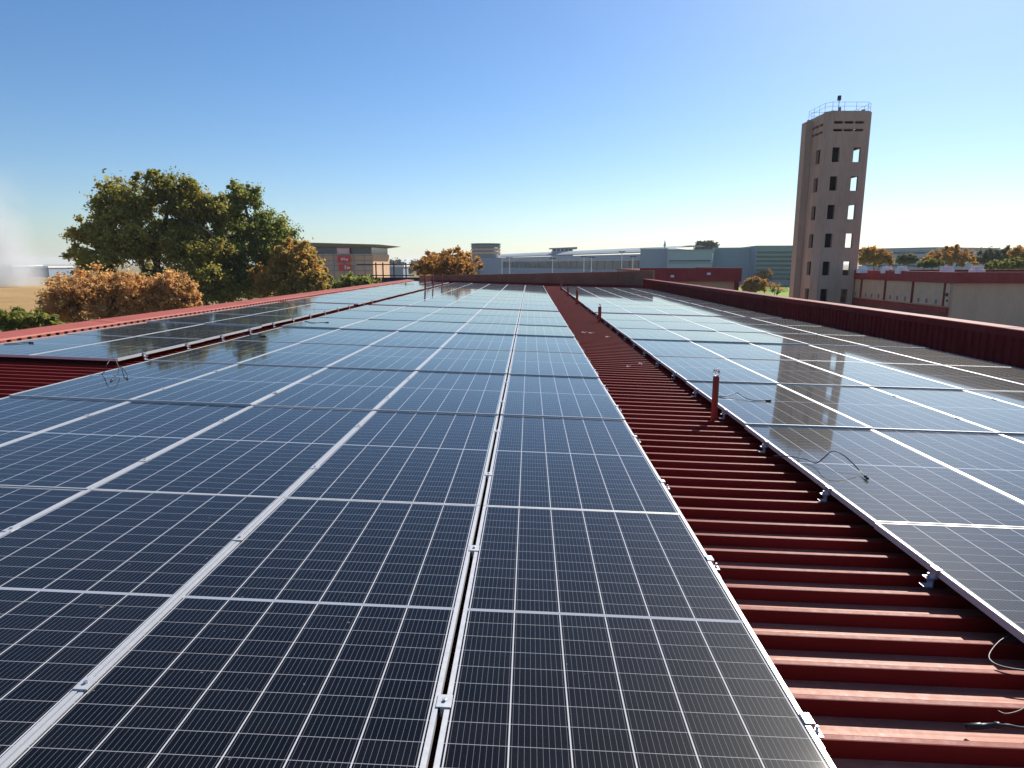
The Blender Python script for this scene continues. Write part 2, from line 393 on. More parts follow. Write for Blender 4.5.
# right parapet: vertical ribbed cladding and folded cap
px0, ptop = XR, -1.085
mb = MB(); pr = []; y = Y0
while y < 47.2:
    pr += [(y, 0), (y + 0.10, 0), (y + 0.12, 0.046), (y + 0.168, 0.046), (y + 0.19, 0)]; y += 0.20
zb = zpan(XR) - 0.02
mb.v += [(px0 - b, a, zb) for a, b in pr] + [(px0 - b, a, ptop - 0.10) for a, b in pr]; n = len(pr)
mb.f += [(i+1, i, n+i, n+i+1) for i in range(n-1)]
mb.build('parapet_cladding', M['maroon'], hall)
mb = MB(); sec = [(px0 - 0.05, ptop - 0.125), (px0 - 0.055, ptop), (px0 - 0.04, ptop + 0.010), (px0 + 0.30, ptop + 0.012), (px0 + 0.32, ptop - 0.15), (px0 + 0.32, zr - 0.1)]
yy = Y0
while yy < 47.2:
    ye = min(yy + 2.9, 47.3); dz = 0.003 if int((yy - Y0)/2.9) % 2 else 0.0
    b = len(mb.v); q = len(sec); mb.v += [(a - dz, yy, c + dz) for a, c in sec] + [(a - dz, ye, c + dz) for a, c in sec]
    mb.f += [(b+i, b+q+i, b+q+i+1, b+i+1) for i in range(q-1)]; yy = ye
mb.build('parapet_cap', M['maroon'], hall)
MB().box(px0 + 0.0, px0 + 0.30, 47.3, 47.33, GZ, ptop).build('parapet_end', M['maroon'], hall)
# brick parapet across the far end, in two lengths, piers at its ends
WA, WB, WC = Vector((-6.6, 44.4)), Vector((6.35, 47.6)), Vector((8.9, 48.2))
def pwall(name, a, b, ta, tb, mat, th=0.24, z0=GZ):
    d = (b-a).normalized(); nn = Vector((-d.y, d.x))*th
    mb = MB(); mb.prism([a, b, b+nn, a+nn], z0, [ta, tb, tb, ta]); return mb.build(name, mat, hall)
pwall('brick_parapet', WA, WB, -0.80, -0.57, M['brick'])
d = (WC-WB).normalized()
pwall('brick_parapet', WB + d*0.03, WC, -0.545, -0.50, M['brick'])
pwall('brick_pier', WC + d*0.01, WC + d*0.16, -0.49, -0.49, M['brick_sunlit'], 0.3)
pwall('brick_pier', WA - d*0.80, WA - d*0.02, -0.78, -0.78, M['brick_sunlit'], 0.4)
# maroon flashing where the roof meets the brick
mb = MB()
for a, b in ((WA, WB), (WB, WC - d*0.7)):
    nb = Vector((d.y, -d.x))*0.03; n2 = Vector((d.y, -d.x))*0.16
    za, zb2 = zpan(a.x), zpan(min(b.x, XR))
    mb.quad((a.x+n2.x, a.y+n2.y, za+0.05), (b.x+n2.x, b.y+n2.y, zb2+0.05), (b.x+nb.x, b.y+nb.y, zb2+0.16), (a.x+nb.x, a.y+nb.y, za+0.16))
    mb.quad((a.x+nb.x, a.y+nb.y, za+0.16), (b.x+nb.x, b.y+nb.y, zb2+0.16), (b.x+nb.x, b.y+nb.y, zb2+0.22), (a.x+nb.x, a.y+nb.y, za+0.22))
mb.build('wall_flashing', M['maroon'], hall)

# ------------------------------------------------------------------ solar panels
W, L, PW, PL, FH, LIP = 1.154, 2.298, 1.150, 2.293, 0.035, 0.017
ROW0, GAP = 1.300, 0.55
fm = MB()
fm.box(0, LIP, 0, PL, -FH, 0); fm.box(PW-LIP, PW, 0, PL, -FH, 0)
SLIP = 0.010
fm.box(LIP, PW-LIP, 0, SLIP, -FH, -0.0006); fm.box(LIP, PW-LIP, PL-SLIP, PL, -FH, -0.0006)
frame_me = fm.mesh('frame', M['alu'])
gm = MB(); gm.v = [(LIP, SLIP, -0.003), (PW-LIP, SLIP, -0.003), (PW-LIP, PL-SLIP, -0.003), (LIP, PL-SLIP, -0.003)]; gm.f = [(0, 1, 2, 3)]
e = 0.045; gm.uv = [(-e, -e), (6+e, -e), (6+e, 24+e), (-e, 24+e)]
glass_me = gm.mesh('glass_face', M['cells'])
# mid clamp bridging two frames (origin on the joint, at frame top), with its bolt
cm = MB(); cm.box(-0.024, 0.024, -0.030, 0.030, 0.0005, 0.0045); cm.box(-0.010, 0.010, -0.030, 0.030, -0.03, 0.0005)
clamp_me = cm.mesh('clamp', M['alu'])
bm_ = MB(); bm_.lathe([(0.007, 0.0045), (0.0075, 0.011), (0.006, 0.0115)], 6); bolt_me = bm_.mesh('bolt', M['steel'])
# end clamp + L-foot standing on a rib outside a frame (origin on the frame's outer edge, frame top; outside is -x)
em = MB(); em.box(-0.012, 0.014, -0.025, 0.025, 0.0005, 0.005); em.box(-0.016, -0.003, -0.025, 0.025, -0.045, 0.0045)
em.box(-0.050, -0.0165, -0.022, 0.022, -0.050, -0.044); em.box(-0.023, -0.0165, -0.022, 0.022, -0.092, -0.0505)
em.box(-0.060, -0.0235, -0.022, 0.022, -0.092, -0.086)
foot_me = em.mesh('mounting_foot', M['steel'])
fb = MB(); fb.lathe([(0.0075, -0.0435), (0.009, -0.0435), (0.009, -0.036), (0.005, -0.0355), (0.005, -0.022)], 6, (-0.036, 0)); footbolt_me = fb.mesh('bolt', M['steel'])
ORD = ['first', 'second', 'third', 'fourth', 'fifth', 'sixth', 'seventh', 'eighth', 'ninth', 'tenth', 'eleventh']
RISE = {0: 0.0, 1: 0.0034, 2: 0.013, 3: 0.0119, 4: 0.0036, 5: 0.019, 6: 0.006, 7: 0.003, 8: 0.0072, 9: 0.0036, 10: 0.0096, 11: 0.0048, 12: 0.0108, 13: 0.0048, 14: 0.0072, 15: 0.012, 16: 0.0036, 17: 0.0084}
XM = -0.283; SLOT = 0.020
columns = [   # left edge x, phrase, first row, clamp on right joint?, feet side
    (XM + SLOT, "main-array column along the walkway's left edge", 0, 'right'),
    (XM - W + 0.004, 'main-array column just left of the dark slot', 0, 'slot'),
    (XM - 2*W + 0.004, 'third main-array column left of the walkway', 0, 'joint'),
    (XM - 3*W + 0.004, 'fourth main-array column left of the walkway', 0, 'joint'),
    (XM - 4*W + 0.004, "main array's outermost left column", 0, 'joint'),
    (-5.300 - PW, 'left-array column by the narrow red strip', 3, 'right'),
    (-5.308 - 2*PW, 'left-array column along the red edge flashing', 3, 'joint'),
    (1.985, "right-array column along the walkway's right edge", 0, 'left'),
    (1.985 + W, 'second right-array column from the walkway', 0, 'joint'),
    (1.985 + 2*W, 'third right-array column from the walkway', 0, 'joint'),
    (1.985 + 3*W, 'fourth right-array column from the walkway', 0, 'joint'),
    (1.985 + 4*W, 'right-array column along the maroon parapet', 0, 'right'),
]
def rowy(r): return ROW0 + r*L + (GAP if r >= 8 else 0)
for ci, (x0, phrase, r0, fix) in enumerate(columns):
    for r in range(r0, 18):
        y0 = rowy(r)
        far = y0 + L
        if x0 > 0.757*far + 1.4 or x0 + PW < -0.83*far - 1.4: continue      # wholly outside the frame
        if ci <= 4 or ci >= 7:
            lab = f"solar panel {ORD[r]} from the camera, {phrase}" if r < 8 else f"solar panel {ORD[r-8]} beyond the red cross gap, {phrase}"
        else:
            lab = f"solar panel {ORD[r-3]} from the near end, {phrase}" if r < 8 else f"solar panel {ORD[r-8]} beyond the red cross gap, {phrase}"
        p = thing('solar_panel', lab, 'solar panel', group='solar panels on the red roof')
        th = math.atan(S2 if x0 > XK else S1)
        rs = (RISE[r] if r < 8 else -0.010)*(0.75 + 0.5*random.random()); tilt = -(rs + random.uniform(-0.003, 0.003))/PL
        p.location = (x0, y0, ztop(x0) + rs*0.9); p.rotation_euler = (tilt, th + R(random.uniform(-0.10, 0.10)), 0)
        link('frame', frame_me, p); link('glass_face', glass_me, p)
        if r < 9:
            for cy in (0.57, 1.714):
                if fix == 'joint' and r > 2: continue
                if fix in ('slot', 'joint'):
                    dx = PW + (0.010 + 0.007 if fix == 'slot' else 0.004)
                    c = link('clamp', clamp_me, p, (dx, cy, 0)); link('bolt', bolt_me, c)
                elif fix == 'left':
                    c = link('mounting_foot', foot_me, p, (0, cy, 0)); link('bolt', footbolt_me, c)
                else:
                    c = link('mounting_foot', foot_me, p, (PW, cy, 0)); c.rotation_euler = (0, 0, math.pi); link('bolt', footbolt_me, c)

# ------------------------------------------------------------------ things on the roof
def vent_pipe(x, y, h, r, label, cap=True):
    t = thing('vent_pipe', label, 'vent pipe', (x, y, zpan(x)), group='red vent pipes on the roof')
    MB().lathe([(r, 0.0), (r, h-0.004), (r-0.004, h), (r-0.005, h-0.03)], 20).build('pipe', M['pipe'], t, True)
    MB().lathe([(r+0.028, 0.0), (r+0.024, 0.012), (r+0.003, 0.02), (r+0.002, 0.05)], 20).build('boot', M['pipe'], t, True)
    if cap:
        pts = [(0.022*math.cos(a)*1.4 + 0.012, 0.0, h + 0.035 + 0.036*math.sin(a)) for a in [2*math.pi*k/20 for k in range(21)]]
        w = MB(); w.lathe([(0.004, h+0.0), (0.022, h+0.006), (0.034, h+0.022), (0.037, h+0.042), (0.030, h+0.062), (0.014, h+0.074), (0.003, h+0.077)], 20)
        w.build('clear_cap', M['clear'], t, True)
    return t
vent_pipe(1.86, 6.45, 0.50, 0.031, 'nearest red vent pipe with a clear bulb cap, standing beside the walkway')
vent_pipe(1.88, 17.6, 0.47, 0.045, 'second red vent pipe along the walkway, with a small clear cap')
vent_pipe(1.82, 25.3, 0.60, 0.05, 'third red vent pipe along the walkway, plain and slender', False)
vent_pipe(1.83, 31.5, 0.50, 0.05, 'fourth red vent pipe along the walkway, plain and slender', False)
vent_pipe(1.83, 38.5, 0.55, 0.05, 'red vent pipe farthest up the walkway, nearest the brick parapet', False)
vent_pipe(-5.13, 32.3, 0.82, 0.042, 'red vent pipe between left and main arrays, nearest of three', False)
vent_pipe(-5.13, 34.9, 0.80, 0.035, 'red vent pipe between left and main arrays, middle of three', False)
vent_pipe(-5.13, 38.6, 0.78, 0.038, 'red vent pipe by left array, nearest the far brick parapet', False)

def smooth_path(pts, n=6):
    P = [Vector(p) for p in pts]; out = []
    for i in range(len(P)-1):
        p0, p1, p2, p3 = P[max(i-1, 0)], P[i], P[i+1], P[min(i+2, len(P)-1)]
        for k in range(n):
            t = k/n
            out.append(0.5*((2*p1) + (p2-p0)*t + (2*p0-5*p1+4*p2-p3)*t*t + (3*p1-3*p2+p3-p0)*t*t*t))
    return out + [P[-1]]
def cable(name, pts, label, r=0.0035, plug=None, cat='cable'):
    sp = smooth_path(pts); root = sp[0]
    loc = [p - root for p in sp]
    t = thing(name, label, cat, root, group='loose panel cables')
    MB().tube(loc, r, 6).build('wire', M['black'], t, True)
    if plug is not None:
        a = loc[-1]; d = (loc[-1]-loc[-2]).normalized()
        mb = MB(); mb.tube([a - d*0.005, a, a + d*0.012, a + d*0.014, a + d*0.05, a + d*0.052, a + d*plug], [r*1.3, r*2.2, r*2.6, r*2.0, r*2.0, r*2.5, r*2.3], 10)
        mb.build('connector', M['black'], t, True)
    return t
def gp(px, py, off):     # a point lying "off" above the glass of the roof under that direction
    lo, hi = 0.3, 80.0
    for _ in range(60):
        m = (lo+hi)/2; p = at(px, py, m)
        if p.z > ztop(p.x) + off: lo = m
        else: hi = m
    return at(px, py, lo)
def seat(p, off): return Vector((p.x, p.y, ztop(p.x) + off))
# cable arching over the right array, with its plug
cable('panel_cable', [gp(774, 456, -0.05), gp(790, 456.5, 0.012), gp(805, 459, 0.016), gp(816, 463, 0.02), seat(gp(824, 460, 0.05), 0.07), seat(gp(832, 455, 0.08), 0.11),
                      seat(gp(842, 457, 0.08), 0.10), seat(gp(852, 464, 0.05), 0.06), gp(860, 471, 0.02), gp(865, 476, 0.014)],
      'thin black cable looping over the near edge of right array, ending in a plug', 0.0042, 0.045)
cable('panel_cable', [gp(716, 396.5, 0.0), gp(724, 396.5, 0.012), gp(733, 394, 0.03), gp(738, 393, 0.04), gp(744, 397, 0.02), gp(752, 400, 0.012), gp(766, 400.5, 0.012)],
      'black cable lying on the right array just behind the nearest vent pipe', 0.005, 0.05)
cable('panel_cable', [gp(100, 376, -0.02), gp(104, 372, 0.04), seat(gp(107, 372, 0.05), 0.12), seat(gp(110, 368, 0.08), 0.16), seat(gp(114, 364, 0.1), 0.18), gp(119, 370, 0.05), gp(112, 380, 0.012)],
      'black cable curling up from the left edge of main array', 0.0045, 0.05)
cable('panel_cable', [gp(121, 366, 0.0), gp(124, 370, 0.05), gp(127, 374, 0.03), gp(127.5, 378, 0.014)],
      'short black cable end with a plug on the outermost left main column', 0.0045, 0.05)
cable('panel_cable', [gp(4, 344, 0.012), gp(14, 343.5, 0.012), gp(24, 342.5, 0.014), gp(29, 342.5, 0.014)],
      'black cable lying on the near end of the left array', 0.005, 0.06)
cable('panel_cable', [gp(240, 333, 0.012), gp(247, 334.5, 0.02), gp(256, 335.5, 0.012), gp(262, 336, 0.012)],
      'short black cable on main array beside the narrow red strip', 0.006, 0.08)
cable('panel_cable', [gp(305, 321, 0.012), gp(312, 322.5, 0.02), gp(320, 322.5, 0.012), gp(325, 322.5, 0.012)],
      'farthest black cable end on main array beside the narrow red strip', 0.006, 0.08)
# loose connector lying on the ribs of the walkway, cables running off under the right array
rt = -PAN + RH + 0.016
cable('panel_cable', [seat(gp(1075, 722, rt), rt), seat(gp(1040, 726, rt), rt - 0.005), seat(gp(1022, 729, rt), rt + 0.004), seat(gp(1008, 727.5, rt), rt + 0.008), gp(1000, 725.5, rt)],
      'black cable with connector lying across the ribs in the bottom right corner', 0.0052, 0.10)
cable('panel_cable', [seat(gp(1070, 705, rt), rt), seat(gp(1035, 703, rt), rt + 0.004), seat(gp(1020, 712, rt), rt + 0.006), seat(gp(1006, 715, rt), rt + 0.004), gp(998, 711, rt)],
      'second black cable tail on the ribs just above the bottom right connector', 0.0030)
cable('panel_cable', [seat(gp(1060, 652, rt), -0.06), seat(gp(1024, 640, rt), -0.05), seat(gp(1003, 643, rt), -0.055), seat(gp(990, 653, rt), -0.075), gp(992, 662, rt), gp(1008, 668, rt), gp(1040, 672, rt)],
      'bare loop of cable hanging out under the edge of right array', 0.0036)
# scraps left on the walkway
def scrap(px, py, label, r=0.03):
    p = gp(px, py, -PAN + RH + 0.004)
    pts = [(r*math.cos(a), r*math.sin(a), 0.003 + 0.02*abs(math.sin(a*2))) for a in [0.5 + k*0.45 for k in range(10)]]
    o = MB().tube(pts, 0.004, 6).build('cable_tie', M['white'], loc=p); tag(o, label, 'cable tie', 'white scraps on the walkway'); return o
scrap(585, 333, 'left of two curled white cable ties lying far up the red walkway', 0.07)
scrap(592, 333.5, 'right of two curled white cable ties lying far up the red walkway', 0.07)
scrap(608, 337.5, 'white cable tie scrap alone, just nearer than the curled pair', 0.05)
scrap(642, 364.5, 'curled pale cable tie beside a smaller scrap, halfway up the walkway', 0.05)
scrap(629, 367.5, 'small pale cable tie scrap left of the curl halfway up walkway', 0.035)

# ------------------------------------------------------------------ trees
def leaves_mesh(name, C, N, sig, size, mat, flat=0.75, seed=0):
    """C clump centres (k,3), sig clump radii (k,), N leaves per clump"""
    g = np.random.default_rng(seed); k = len(C)
    d = g.normal(size=(k, N, 3)); d /= np.linalg.norm(d, axis=2, keepdims=True)
    rad = np.abs(g.normal(size=(k, N, 1)))*0.52 + 0.06
    P = C[:, None, :] + d*rad*sig[:, None, None]*np.array([1, 1, flat])
    P = P.reshape(-1, 3); n = len(P)
    nr = g.normal(size=(n, 3)) + np.array([0, 0, 0.5]); nr /= np.linalg.norm(nr, axis=1, keepdims=True)
    a = np.cross(nr, g.normal(size=(n, 3))); a /= np.linalg.norm(a, axis=1, keepdims=True); b = np.cross(nr, a)
    s = size*(0.55 + 0.9*g.random((n, 1)))
    V = np.stack([P - a*s, P - b*s*0.55, P + a*s, P + b*s*0.55], 1).reshape(-1, 3)
    me = bpy.data.meshes.new(name); me.vertices.add(4*n); me.vertices.foreach_set("co", V.astype('f').ravel())
    me.loops.add(4*n); me.loops.foreach_set("vertex_index", np.arange(4*n, dtype='i'))
    me.polygons.add(n); me.polygons.foreach_set("loop_start", np.arange(0, 4*n, 4, dtype='i'))
    me.update(calc_edges=True); me.materials.append(mat); return me

def tree(name, label, cat, base, lobes, trunk_r, leaf, nclump, nleaf, mat, group=None, sig=0.2, flat=0.8, seed=1, stems=1, shell=0.55, bare=False):
    """lobes: list of ellipsoids (dx,dy,z,rx,ry,rz) above the base"""
    g = np.random.default_rng(seed); t = thing(name, label, cat, base, group=group)
    vol = np.array([l[3]*l[4]*l[5] for l in lobes])**0.75; vol = vol/vol.sum(); Cs = []; Sg = []
    for l, w in zip(lobes, vol):
        k = max(6, int(nclump*w)); d = g.normal(size=(k, 3)); d /= np.linalg.norm(d, axis=1, keepdims=True)
        d[:, 2] = np.where(d[:, 2] < -0.55, -d[:, 2]*0.6, d[:, 2])
        r = (shell + (1.0-shell)*g.random((k, 1)))*(0.84 + 0.18*g.random((k, 1)))
        c = np.array(l[:3]) + d*r*np.array(l[3:])
        Cs.append(c); Sg.append(sig*min(l[3], l[5])*(0.55 + 0.9*g.random(k)))
    C = np.concatenate(Cs); Sg = np.concatenate(Sg)
    ok = C[:, 2] > 0.15; C = C[ok]; Sg = Sg[ok]
    tb = MB(); top = max(l[2] for l in lobes)
    for s in range(stems):
        off = Vector((0, 0, 0)) if stems == 1 else Vector((trunk_r*3*math.cos(s*2.4), trunk_r*3*math.sin(s*2.4), 0))
        l = lobes[s % len(lobes)]; tgt = Vector((l[0], l[1], l[2] + l[5]*0.3))
        mid = off*1.2 + Vector((l[0]*0.3, l[1]*0.3, l[2]*0.45)); pts = smooth_path([off, mid, tgt], 5)
        tb.tube(pts, [trunk_r*(1.0 - 0.75*i/(len(pts)-1)) for i in range(len(pts))], 8)
    hub = [Vector((l[0]*0.45, l[1]*0.45, max(0.4, l[2] - l[5]*0.55))) for l in lobes]
    pick = g.choice(len(C), min(len(C), 46), replace=False)
    for i in pick:
        c = Vector(C[i]); h = min(hub, key=lambda q: (q-c).length)
        m = h.lerp(c, 0.5) + Vector(g.normal(size=3)*0.05*(c-h).length) + Vector((0, 0, 0.06*(c-h).length))
        pts = smooth_path([h, m, c], 4); rr = trunk_r*0.32
        tb.tube(pts, [rr*(1.0 - 0.85*k/(len(pts)-1)) for k in range(len(pts))], 5, False)
    tb.build('trunk', M['bark'], t, True)
    if not bare or nleaf: link('crown', leaves_mesh('crown', C, nleaf, Sg, leaf, mat, flat, seed), t)
    return t
def gbase(px, Y, back=0):
    p = at(px, 264, Y); return Vector((p.x, Y, GZ))
def zpx(py, Y): return (at(512, py, Y).z - GZ)          # height above ground seen at that row
def wpx(n, Y): return n*Y/F*1.02

# the big olive tree and its neighbour
Y = 50; b = gbase(150, Y); u = Y/F
def lob(px, py, rx, ry, Y, b, dy=0, depth=1.0):
    p = at(px, py, Y); return (p.x - b.x, dy, p.z - GZ, wpx(rx, Y), wpx(rx, Y)*depth, wpx(ry, Y))
tree('broadleaf_tree', 'huge olive-green tree left of the roof, tallest and widest of all', 'tree', b,
     [lob(128, 212, 34, 36, Y, b), lob(165, 200, 34, 30, Y, b, 1), lob(95, 240, 26, 26, Y, b), lob(140, 250, 46, 36, Y, b, -1), lob(190, 225, 28, 40, Y, b, 1.5),
      lob(112, 190, 16, 12, Y, b), lob(185, 185, 18, 11, Y, b, 1), lob(150, 178, 16, 9, Y, b), lob(80, 254, 14, 14, Y, b), lob(100, 266, 24, 22, Y, b, -1), lob(200, 262, 34, 40, Y, b), lob(205, 205, 20, 18, Y, b, 1), lob(165, 232, 26, 26, Y, b, 2), lob(150, 285, 34, 26, Y, b, 2), lob(205, 292, 36, 26, Y, b, 1)], 0.42, 0.115, 900, 130, M['l_olive'],
     'large trees behind the left flashing', 0.28, 0.8, 21, 3, 0.3)
Y = 54; b = gbase(248, Y)
tree('broadleaf_tree', 'tall dark green tree touching the huge olive tree on its right', 'tree', b,
     [lob(243, 203, 22, 20, Y, b), lob(262, 238, 30, 30, Y, b, 1), lob(225, 262, 34, 34, Y, b, -1), lob(272, 262, 24, 26, Y, b), lob(222, 224, 22, 22, Y, b, 1.4), lob(240, 190, 13, 10, Y, b), lob(215, 286, 30, 26, Y, b, -1), lob(258, 286, 34, 26, Y, b, -1)], 0.34, 0.11, 760, 130, M['l_green'],
     'large trees behind the left flashing', 0.28, 0.9, 22, 2, 0.3)
Y = 35; b = gbase(98, Y)
tree('rusty_shrub', 'wider of two rust-orange rounded bushes in front of the olive tree', 'shrub', b,
     [lob(92, 298, 44, 34, Y, b), lob(66, 303, 22, 26, Y, b, -.5), lob(122, 298, 26, 32, Y, b, .5), lob(95, 318, 50, 26, Y, b)], 0.12, 0.075, 560, 110, M['l_rust'], 'rust-orange bushes', 0.22, 0.9, 23, 4, 0.4)
Y = 37; b = gbase(170, Y)
tree('rusty_shrub', 'narrower of two rust-orange rounded bushes in front of the olive tree', 'shrub', b,
     [lob(168, 298, 28, 30, Y, b), lob(188, 302, 14, 22, Y, b)], 0.12, 0.075, 380, 110, M['l_rust'], 'rust-orange bushes', 0.23, 0.9, 24, 3, 0.4)
Y = 52; b = gbase(296, Y)
tree('turning_tree', 'orange and olive tree between the green tree and the red-banner building', 'tree', b,
     [lob(296, 265, 26, 26, Y, b), lob(290, 256, 17, 18, Y, b), lob(318, 280, 17, 20, Y, b, -1), lob(278, 285, 24, 26, Y, b, -1), lob(310, 290, 30, 20, Y, b, -1)], 0.2, 0.125, 520, 75, M['l_mix'], 'turning trees along the hall', 0.17, 0.85, 25, 2, 0.4)
Y = 56; b = gbase(346, Y)
tree('roadside_bush', 'low dark green bush under the red banners', 'bush', b,
     [lob(352, 287, 14, 13, Y, b), lob(368, 287, 14, 12, Y, b), lob(335, 290, 12, 12, Y, b)], 0.09, 0.13, 120, 80, M['l_green'], 'low bushes along the hall', 0.28, 0.9, 26, 3, 0.4)
Y = 29; b = gbase(18, Y)
tree('roadside_bush', 'low yellow-green bush at the left edge before the straw field', 'bush', b,
     [lob(10, 322, 26, 15, Y, b), lob(36, 324, 20, 14, Y, b), lob(-18, 322, 22, 16, Y, b), lob(58, 330, 16, 14, Y, b)], 0.08, 0.10, 170, 80, M['l_hedge'], 'low bushes along the hall', 0.3, 0.8, 27, 4, 0.4)
Y = 72; b = gbase(446, Y)
tree('autumn_tree', 'rounded orange-brown autumn tree behind the left end of the brick parapet', 'tree', b,
     [lob(436, 264, 20, 14, Y, b), lob(458, 263, 20, 15, Y, b, 1), lob(446, 268, 32, 14, Y, b, -1), lob(474, 270, 11, 9, Y, b), lob(424, 270, 14, 10, Y, b), lob(450, 276, 34, 10, Y, b)], 0.2, 0.15, 230, 95, M['l_autumn'], 'autumn trees around the hall', 0.28, 0.85, 28, 2, 0.35)
for i, (px, Y, lobes, mt, lab, sd_) in enumerate([
    (755, 112, [(753, 285, 10, 9), (761, 287, 7, 8), (748, 288, 7, 7)], 'l_autumn', 'small orange tree on the lawn beside the maroon building', 31),
    (874, 118, [(872, 258, 14, 11), (884, 260, 9, 8), (866, 252, 7, 5)], 'l_gold', 'golden-orange tree just right of the tower', 32),
    (907, 125, [(907, 260, 9, 6)], 'l_dark', 'small round dark bush-like tree before the pale striped building', 33),
    (950, 118, [(950, 258, 20, 10), (938, 261, 14, 9), (965, 262, 13, 8), (952, 251, 9, 6)], 'l_autumn', 'wide autumn tree right of the round dark tree', 34),
    (994, 135, [(992, 257, 15, 9), (1003, 255, 10, 9), (982, 262, 10, 7)], 'l_dark', 'dusky brown-green tree behind the low lime bush', 35),
    (1024, 120, [(1022, 256, 11, 10), (1034, 258, 14, 11)], 'l_gold', 'golden tree cut by the right edge of the picture', 36),
    (1008, 95, [(1000, 266, 15, 6), (1018, 265, 13, 7)], 'l_lime', 'low yellow-green tree behind the right building roof', 37),
    (932, 100, [(932, 264, 8, 5), (924, 265, 6, 4)], 'l_lime', 'small yellow-green bush left of the wide autumn tree', 38)]):
    b = gbase(px, Y)
    tree('autumn_tree', lab, 'tree', b, [lob(*l, Y, b) for l in lobes], 0.18, 0.20 if Y > 100 else 0.16, 170, 75, M[mt], 'autumn trees around the hall', 0.30, 0.85, sd_, 2, 0.35)
Y = 100; b = gbase(774, Y)
tree('bare_tree', 'almost leafless small tree on the lawn beside the tower', 'tree', b, [lob(774, 288, 10, 8, Y, b), lob(782, 291, 7, 6, Y, b)], 0.11, 0.10, 60, 8, M['l_autumn'], 'autumn trees around the hall', 0.35, 0.9, 41, 2, 0.4)
Y = 330; b = gbase(707, Y)
tree('distant_tree', 'lone dark tree crown showing above the grey block roofs', 'tree', b, [lob(702, 245, 7, 4.5, Y, b), lob(711, 245, 8, 4.5, Y, b), lob(706, 250, 11, 7, Y, b)], 0.4, 0.5, 150, 70, M['l_far'], None, 0.35, 0.9, 42, 1, 0.3)
# small lawn trees whose shadows cross the grass
for i, (px, Y, lab) in enumerate([(806, 210, 'reddish tree far across the lawn, by the striped block'), (764, 205, 'red-brown tree across the lawn, left of the path')]):
    b = gbase(px, Y)
    tree('autumn_tree', lab, 'tree', b, [lob(px, 276, 9, 6, Y, b), lob(px-6, 277, 6, 5, Y, b)], 0.2, 0.28, 90, 60, M['l_autumn'], 'autumn trees around the hall', 0.3, 0.9, 51+i, 1, 0.35)

# far-off treeline: nobody could count it
g = np.random.default_rng(5); C = []; Sg = []
for (pa, pb, Yc, top, dens) in [(-260, 70, 520, 273, 200), (355, 480, 480, 260, 130), (480, 700, 900, 262, 120), (880, 1320, 560, 254, 320), (995, 1100, 420, 249, 90)]:
    for k in range(dens):
        Y = Yc*(0.9 + 0.25*g.random()); p = at(pa + (pb-pa)*g.random(), 264, Y)
        h = (at(512, top, Yc).z - GZ)*(0.45 + 0.6*g.random()**1.3)
        for q in range(3):
            C.append((p.x + g.normal()*2, Y + g.normal()*2, GZ + h*(0.35 + 0.28*q))); Sg.append(max(2.2, h*0.30)*(0.8 + 0.5*g.random()))
me = leaves_mesh('far_treeline', np.array(C), 34, np.array(Sg), 0.95, M['l_far'], 0.9, 6)
tag(link('far_treeline', me), 'distant bluish treeline along the horizon', 'treeline', kind='stuff')

# ------------------------------------------------------------------ drill tower
TY = 65.0
tx = at(831.5, 160, TY).x - 0.33
T = thing('drill_tower', 'tall brown concrete training tower with rows of open windows', 'tower', (tx, TY, GZ), R(2.0))
def tz(py): return at(850, py, TY).z - GZ
H = tz(110.5); FW, CH = 3.50, 0.50
# plan, local: front face from (0,0) to (FW,0); chamfered corners
A0, A1 = (0, 0), (FW, 0); A2, A3 = (FW+CH, CH), (FW+CH, CH+FW); A4, A5 = (FW, 2*CH+FW), (0, 2*CH+FW); A6, A7 = (-CH, CH+FW), (-CH, CH)
rows = [tz(p) for p in (154.5, 183.3, 212, 240.5, 268.5, 296)]
rows += [rows[-1] - 2.78]
slots = [(tz(123.5), tz(120.8)), (tz(131.2), tz(128.6))]
holes = []; hr = []; hl = []; hb = []
for z in rows:
    if z - 0.65 < 0.2: continue
    holes += [(0.36, 1.06, z-0.66, z+0.66), (2.35, 3.02, z-0.66, z+0.66)]
    hr += [(0.9, 3.0, z-0.75, z+0.85)]
    hl += [(2.0, 2.9, z-0.66, z+0.66)]
    hb += [(0.5, 1.2, z-0.66, z+0.66)]
for a, c in slots:
    for u0 in (0.28, 1.26, 2.24): holes.append((u0, u0+0.86, a, c)); hl.append((u0, u0+0.86, a, c)); hr.append((u0, u0+0.86, a, c))
z1 = H
MB().wall(A0, A1, 0, z1, holes, 0.28).build('front_wall', M['concrete'], T)
MB().wall(A1, A2, 0, z1 - 0.02, (), 0.28).build('corner_pier', M['concrete'], T)
MB().wall(A2, A3, 0, z1, hr, 0.28).build('side_wall', M['concrete'], T)
MB().wall(A3, A4, 0, z1 - 0.02, (), 0.28).build('corner_pier', M['concrete'], T)
MB().wall(A4, A5, 0, z1, hb, 0.28).build('back_wall', M['concrete'], T)
MB().wall(A5, A6, 0, z1 - 0.02, (), 0.28).build('corner_pier', M['concrete'], T)
MB().wall((A6[0] + 0.22, A6[1]), (A7[0] + 0.22, A7[1]), 0, z1 - 0.03, hl, 0.28).build('side_wall', M['concrete'], T)
MB().wall(A7, A0, 0, z1 - 0.02, (), 0.28).build('corner_pier', M['concrete'], T)
MB().box(-CH-0.45, -CH+0.2, CH+FW-0.9, CH+FW+0.1, 0, z1 - 0.35).build('buttress', M['concrete'], T)
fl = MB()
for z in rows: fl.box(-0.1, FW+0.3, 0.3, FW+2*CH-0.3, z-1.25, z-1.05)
fl.box(-0.1, FW+0.3, 0.3, FW+2*CH-0.3, H-0.45, H-0.25)
